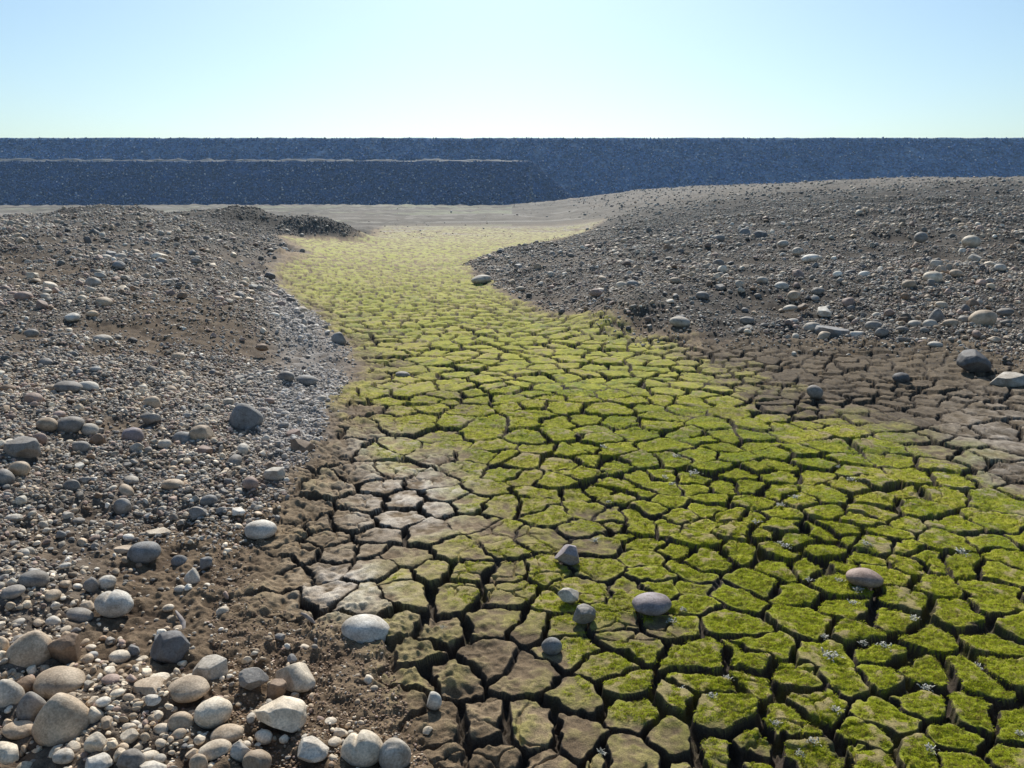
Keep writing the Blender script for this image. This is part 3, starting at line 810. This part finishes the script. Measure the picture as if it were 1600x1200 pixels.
# ------------------------------------------------------------------ everything uncountable is scattered from a few source shapes
def source(name, shapes, m):
    col = bpy.data.collections.new(name)
    for P, Fc in shapes:
        o = add_mesh(name, P, Fc, m, False); col.objects.link(o)
    return col
def scatter_obj(name, pos, rot, scl, idx, col_, srccol, label, cat, parent=None, loc=(0, 0, 0)):
    me = bpy.data.meshes.new(name); me.vertices.add(len(pos)); me.vertices.foreach_set('co', np.asarray(pos, np.float32).ravel())
    for nme, dt, arr, fld in (('rot', 'FLOAT_VECTOR', rot, 'vector'), ('scl', 'FLOAT_VECTOR', scl, 'vector')):
        a_ = me.attributes.new(nme, dt, 'POINT'); a_.data.foreach_set(fld, np.asarray(arr, np.float32).ravel())
    a_ = me.attributes.new('idx', 'INT', 'POINT'); a_.data.foreach_set('value', np.asarray(idx, np.int32))
    a_ = me.attributes.new('col', 'FLOAT_COLOR', 'POINT'); a_.data.foreach_set('color', np.concatenate([col_, np.ones((len(col_), 1))], 1).astype(np.float32).ravel())
    o = bpy.data.objects.new(name, me); C.objects.link(o)
    if parent: o.parent = parent
    ng = bpy.data.node_groups.new(name, 'GeometryNodeTree')
    ng.interface.new_socket('Geometry', in_out='INPUT', socket_type='NodeSocketGeometry')
    ng.interface.new_socket('Geometry', in_out='OUTPUT', socket_type='NodeSocketGeometry')
    nd = ng.nodes; gi_ = nd.new('NodeGroupInput'); go = nd.new('NodeGroupOutput')
    iop = nd.new('GeometryNodeInstanceOnPoints'); ci = nd.new('GeometryNodeCollectionInfo')
    ci.inputs['Collection'].default_value = srccol; ci.inputs['Separate Children'].default_value = True
    iop.inputs['Pick Instance'].default_value = True
    def na_(nm_, ty):
        x = nd.new('GeometryNodeInputNamedAttribute'); x.data_type = ty; x.inputs['Name'].default_value = nm_; return x.outputs['Attribute']
    er = nd.new('FunctionNodeEulerToRotation')
    L = ng.links.new
    L(gi_.outputs[0], iop.inputs['Points']); L(ci.outputs[0], iop.inputs['Instance']); L(na_('idx', 'INT'), iop.inputs['Instance Index'])
    L(na_('rot', 'FLOAT_VECTOR'), er.inputs[0]); L(er.outputs[0], iop.inputs['Rotation']); L(na_('scl', 'FLOAT_VECTOR'), iop.inputs['Scale'])
    L(iop.outputs[0], go.inputs[0])
    md = o.modifiers.new('scatter', 'NODES'); md.node_group = ng
    tag(o, label, cat, kind='stuff'); return o

r3 = np.random.default_rng(5)
pebs = [stone_shape(random.choice(['oval', 'round', 'round', 'dome', 'angular', 'angular', 'slab', 'wedge']), 2 if q < 8 else 3, r3) for q in range(20)]
Csrc = source('pebble_source', pebs, M_peb)
k = ~picked
x, y, d_, h_ = X[k], Y[k], D[k], HH[k]; cn = [c for c, p in zip(CN, picked) if not p]
m = len(x); print('pebbles', m)
asp = r3.uniform(.45, .95, (m, 1)); hgt = r3.uniform(.35, .8, (m, 1))
scl = np.concatenate([np.ones((m, 1)), asp, hgt], 1) * d_[:, None]
rot = np.stack([r3.normal(0, .25, m), r3.normal(0, .25, m), r3.uniform(0, 6.28, m)], 1)
zxp, zyp = zpix(x, y)
pale_sheen = np.clip(blot(zxp, zyp, 500, 590, 60, 130) + blot(zxp, zyp, 470, 480, 50, 80) + .8 * blot(zxp, zyp, 450, 680, 70, 70), 0, 1)  # channel-side pebbles paled, backlit sheen put into their colour
pcol = np.array([PAL[c] for c in cn]) * (1 - .75 * pale_sheen[:, None]) + np.array([.5, .48, .46]) * .75 * pale_sheen[:, None]
spit = np.clip(np.exp(-((x + 7.6) / 2.9) ** 2 - ((y - 27.6) / 1.7) ** 2), 0, 1)
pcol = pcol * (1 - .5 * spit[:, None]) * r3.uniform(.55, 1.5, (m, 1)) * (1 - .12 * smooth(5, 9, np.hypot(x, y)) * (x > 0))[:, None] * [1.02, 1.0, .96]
big = d_ > .03
idx = np.where(big, r3.integers(8, 20, m), r3.integers(0, 8, m))
scatter_obj('gravel', np.stack([x, y, h_ + d_ * hgt[:, 0] * .28], 1), rot, scl, idx, pcol, Csrc, 'loose grey and pink gravel spread over both banks', 'gravel')

# riprap on the dam
def dam_pts(m, xa, xb, y0, z0, y1, z1):
    xx = r3.uniform(xa, xb, m); q = r3.random(m); return xx, y0 + (y1 - y0) * q, z0 + (z1 - z0) * q
a1 = dam_pts(60000, -100, 100, ytoe + 1.5 / sl_, 0, 124, ZC); a2 = dam_pts(32000, -95, XE, 103.2, 0, 111, ZB)
th = r3.random(1500); q = np.sqrt(r3.random(1500))
a3 = (XE + 7.5 * th * q, 111 + (102.2 + 8.8 * th - 111) * q, ZB - q * (ZB + .8))
dx, dy, dz = [np.concatenate(v) for v in zip(a1, a2, a3)]
under = (dx < XE) & (dy > 100) & (dy < 119) & (np.arange(len(dx)) < 60000)
dx, dy, dz = dx[~under], dy[~under], dz[~under]; m = len(dx)
ds = .10 + .24 * r3.random(m) ** 3
rips = [stone_shape('angular', 2, r3) for _ in range(6)]
Rsrc = source('riprap_source', rips, M_rip)
qc = r3.random(m)
dcol = np.where(qc[:, None] < .93, np.array([.03, .085, .20]) * r3.uniform(.6, 1.7, (m, 1)), np.array([.32, .36, .42]) * r3.uniform(.5, 1.4, (m, 1)))  # blue base carries the skylight and haze tint
dcol[(dy > 112) & (qc < .93)] *= 1.5  # upper rocks paled to carry that slope's brighter light
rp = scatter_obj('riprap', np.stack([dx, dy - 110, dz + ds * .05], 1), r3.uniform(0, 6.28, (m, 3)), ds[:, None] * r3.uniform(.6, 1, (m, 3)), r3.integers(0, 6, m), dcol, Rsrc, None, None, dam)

# moss: short tufts rooted on the plates, rim and sides
M_moss, t, b = mat('moss')
at = N(t, 'ShaderNodeAttribute', attribute_name='col', attribute_type='INSTANCER')
di = N(t, 'ShaderNodeBsdfDiffuse'); tr = N(t, 'ShaderNodeBsdfTranslucent'); mx = N(t, 'ShaderNodeMixShader'); mx.inputs[0].default_value = .5
t.links.new(at.outputs['Color'], di.inputs[0]); t.links.new(at.outputs['Color'], tr.inputs[0])
t.links.new(di.outputs[0], mx.inputs[1]); t.links.new(tr.outputs[0], mx.inputs[2])
t.links.new(mx.outputs[0], t.nodes['Material Output'].inputs[0]); t.nodes.remove(b)
def tuft(nb, spread, r_):
    V = []; Fc = []
    for _ in range(nb):
        a_ = r_.uniform(0, 6.28); rr = spread * math.sqrt(r_.random()); bx_, by_ = rr * math.cos(a_), rr * math.sin(a_)
        d_ = r_.uniform(0, 6.28); lean = r_.uniform(.2, .9); h1 = r_.uniform(.5, 1); wd = .07
        wx_, wy_ = -math.sin(d_) * wd, math.cos(d_) * wd
        tx, ty = bx_ + math.cos(d_) * lean, by_ + math.sin(d_) * lean
        n0 = len(V)
        V += [(bx_ - wx_, by_ - wy_, -.2), (bx_ + wx_, by_ + wy_, -.2), (bx_ * .5 + tx * .5 + wx_ * .8, by_ * .5 + ty * .5 + wy_ * .8, h1 * .6), (tx, ty, h1 * .8)]
        Fc += [(n0, n0 + 1, n0 + 2, n0 + 3)]
    return np.array(V), np.array(Fc)
Msrc = source('moss_source', [tuft(14, 1.0, r3) for _ in range(6)], M_moss)
rv = np.sqrt(GX ** 2 + GY ** 2)
okv = (rv < 6.5) & (rv > 1.6) & (moss > .45) & (np.abs(np.arctan2(GX, GY)) < math.radians(36)) & (crackv < .03) & (edgev > .022)
wgt = np.where(okv, moss * rv ** 1.3, 0) ; wgt /= wgt.sum()
m = 80000
pick = r3.choice(len(GX), m, replace=False, p=wgt)
pn = nm[pick]; pp = V[pick]
from_n = np.stack([np.arctan2(-pn[:, 1], pn[:, 2]), np.arcsin(np.clip(pn[:, 0], -1, 1)), np.zeros(m)], 1) * .8
side = smooth(.85, .4, pn[:, 2])
hgt = (.0014 + .0018 * r3.random(m)) * (1 + 1.2 * side)
mc = np.array([.31, .34, .028]) * r3.uniform(.6, 1.45, (m, 1)) * (1 + .25 * side[:, None])
mc[r3.random(m) < .18] = (.22, .17, .06)
scatter_obj('moss', pp, from_n, np.stack([hgt * 1.7, hgt * 1.7, hgt], 1), r3.integers(0, 6, m), mc, Msrc, 'short bright green moss growing on the mud plates', 'moss')

# ------------------------------------------------------------------ small dried weeds on the plates
M_weed, t, b = mat('dry_weed')
t.links.new(ramp(t, noise(t, 60, 2), (.35, (.22, .22, .17)), (.65, (.43, .42, .35))), b.inputs['Base Color']); b.inputs['Roughness'].default_value = .6
def weed_mesh(r_):
    V = []; Fc = []
    for k_ in range(34):
        a_ = r_.uniform(0, 6.28); L_ = r_.uniform(.35, 1) ; wd = r_.uniform(.04, .08); up = r_.uniform(.1, .55)
        ox, oy = r_.normal(0, .28, 2); c_, s_ = math.cos(a_), math.sin(a_); n0 = len(V)
        for q_ in range(5):
            f_ = q_ / 4; ww = wd * math.sin(math.pi * min(f_ + .12, .97)); zz = up * math.sin(f_ * 2.4) * L_ * .8 + .03
            rr = L_ * f_ * .6; bend = .2 * math.sin(f_ * 3 + k_)
            cx_, cy_ = ox + c_ * rr - s_ * bend * rr, oy + s_ * rr + c_ * bend * rr
            V += [(cx_ - s_ * ww, cy_ + c_ * ww, zz), (cx_ + s_ * ww, cy_ - c_ * ww, zz + .02)]
        Fc += [(n0 + 2 * q_, n0 + 2 * q_ + 1, n0 + 2 * q_ + 3, n0 + 2 * q_ + 2) for q_ in range(4)]
    return np.array(V), np.array(Fc)
WD = "1340,925,24 1298,1024,30 1382,1010,22 1350,1004,18 1430,970,18 1288,993,18 1333,944,16 1112,1097,18 1066,1080,24 1138,1061,20 1305,1113,22 1212,1135,16 1270,1170,20 1250,1185,18 1455,1178,24 1594,1150,20 1448,1074,20 1050,974,18 1068,958,14 1530,1040,18 1228,852,20 1243,781,16 1220,790,16 1355,857,18 1505,864,26 1330,754,20 1218,848,12 1085,740,20 1058,714,16 1040,749,14 1050,760,14 930,848,16 1265,905,14 1312,911,14 944,701,14 951,786,12 1310,729,10 1182,816,16 1020,905,0 850,930,0 692,980,12 940,1180,16 735,1020,0"
wm = [weed_mesh(r3) for _ in range(5)]
wobs = []
for tk in WD.split():
    px, py, pw = map(float, tk.split(','))
    if pw: wobs.append((px, py, pw))
wl = {}
for q, (px, py, pw) in enumerate(wobs):
    l = min(anchors, key=lambda l: (px - l['px']) ** 2 + (2 * (py - l['py'])) ** 2)
    wl.setdefault((rel(dict(px=px, py=py), l), l['brief']), []).append((math.hypot(px - l['px'], py - l['py']), q))
wlab = {}
for (rl, bn), lst in wl.items():
    lst.sort()
    for k_, (_, q) in enumerate(lst):
        wlab[q] = f"{'nearest' if k_ == 0 else ORD[k_] + 'nearest' if k_ < 12 else 'far'} silvery dried weed {rl} the {bn}" if len(lst) > 1 else f"silvery dried weed {rl} the {bn}"
for q, (px, py, pw) in enumerate(wobs):
    P0, t0 = march(px, py); W = pw * t0 / F / np.linalg.norm(ray(px, py))
    Pm, Fc = wm[q % 5]
    o = add_mesh('dried_weed', Pm * W * .68, Fc, M_weed); z = hq([P0[0]], [P0[1]])[0]
    o.location = (P0[0], P0[1], max(z, -.012) + .004); o.rotation_euler = (0, 0, q * 1.3)
    tag(o, wlab[q], 'weed', 'dried weeds growing on the green plates')

# ------------------------------------------------------------------ two bits of driftwood
M_wood, t, b = mat('driftwood')
t.links.new(ramp(t, noise(t, 40, 4), (.3, (.16, .13, .115)), (.7, (.36, .32, .30))), b.inputs['Base Color']); b.inputs['Roughness'].default_value = .8
def stick(pts, rads, label):
    P = [np.array(p) for p in pts]; V = []; ns = 10
    for k_, p in enumerate(P):
        tdir = P[min(k_ + 1, len(P) - 1)] - P[max(k_ - 1, 0)]; tdir = tdir / np.linalg.norm(tdir)
        u_ = np.cross(tdir, [0, 0, 1.0]); u_ /= np.linalg.norm(u_); v_ = np.cross(u_, tdir)
        for s_ in range(ns):
            a_ = s_ / ns * 6.283; V.append(p + (u_ * math.cos(a_) + v_ * math.sin(a_)) * rads[k_] * (1 + .2 * math.sin(a_ * 2 + k_)))
    Fc = [(k_ * ns + s_, k_ * ns + (s_ + 1) % ns, (k_ + 1) * ns + (s_ + 1) % ns, (k_ + 1) * ns + s_) for k_ in range(len(P) - 1) for s_ in range(ns)]
    V = np.array(V); c0 = V.mean(0); o = add_mesh('stick', V - c0, Fc, M_wood); o.location = c0
    return tag(o, label, 'stick')
a_, b_ = pz(470, 958, .07), pz(492, 974, .02)
stick([a_, a_ * .66 + b_ * .34 + [0, 0, .004], a_ * .33 + b_ * .67 + [.004, 0, 0], b_], [.004, .009, .008, .003], 'short grey stick leaning into a crack left of the big white oval boulder')
pts = [pz(x, y, z) for x, y, z in ((275, 955, .03), (281, 964, .045), (286, 972, .03), (287, 984, .02), (284, 993, .01))]
stick(pts, [.004, .007, .009, .007, .004], 'crooked brown root lying on soil above the dark angular rock')

# ------------------------------------------------------------------ the air
hz = bpy.data.materials.new('air'); hz.use_nodes = True; t = hz.node_tree; t.nodes.clear()
pv = t.nodes.new('ShaderNodeVolumePrincipled'); pv.inputs['Density'].default_value = .0006; pv.inputs['Color'].default_value = (.5, .75, 1, 1); pv.inputs['Anisotropy'].default_value = .3
mo_ = t.nodes.new('ShaderNodeOutputMaterial'); t.links.new(pv.outputs[0], mo_.inputs['Volume'])
bm = bmesh.new(); bmesh.ops.create_cube(bm, size=1); me = bpy.data.meshes.new('haze'); bm.to_mesh(me); bm.free()
me.materials.append(hz); ho = bpy.data.objects.new('haze', me); C.objects.link(ho); ho.scale = (640, 640, 20); ho.location = (0, 0, 5.0)
tag(ho, kind='stuff')
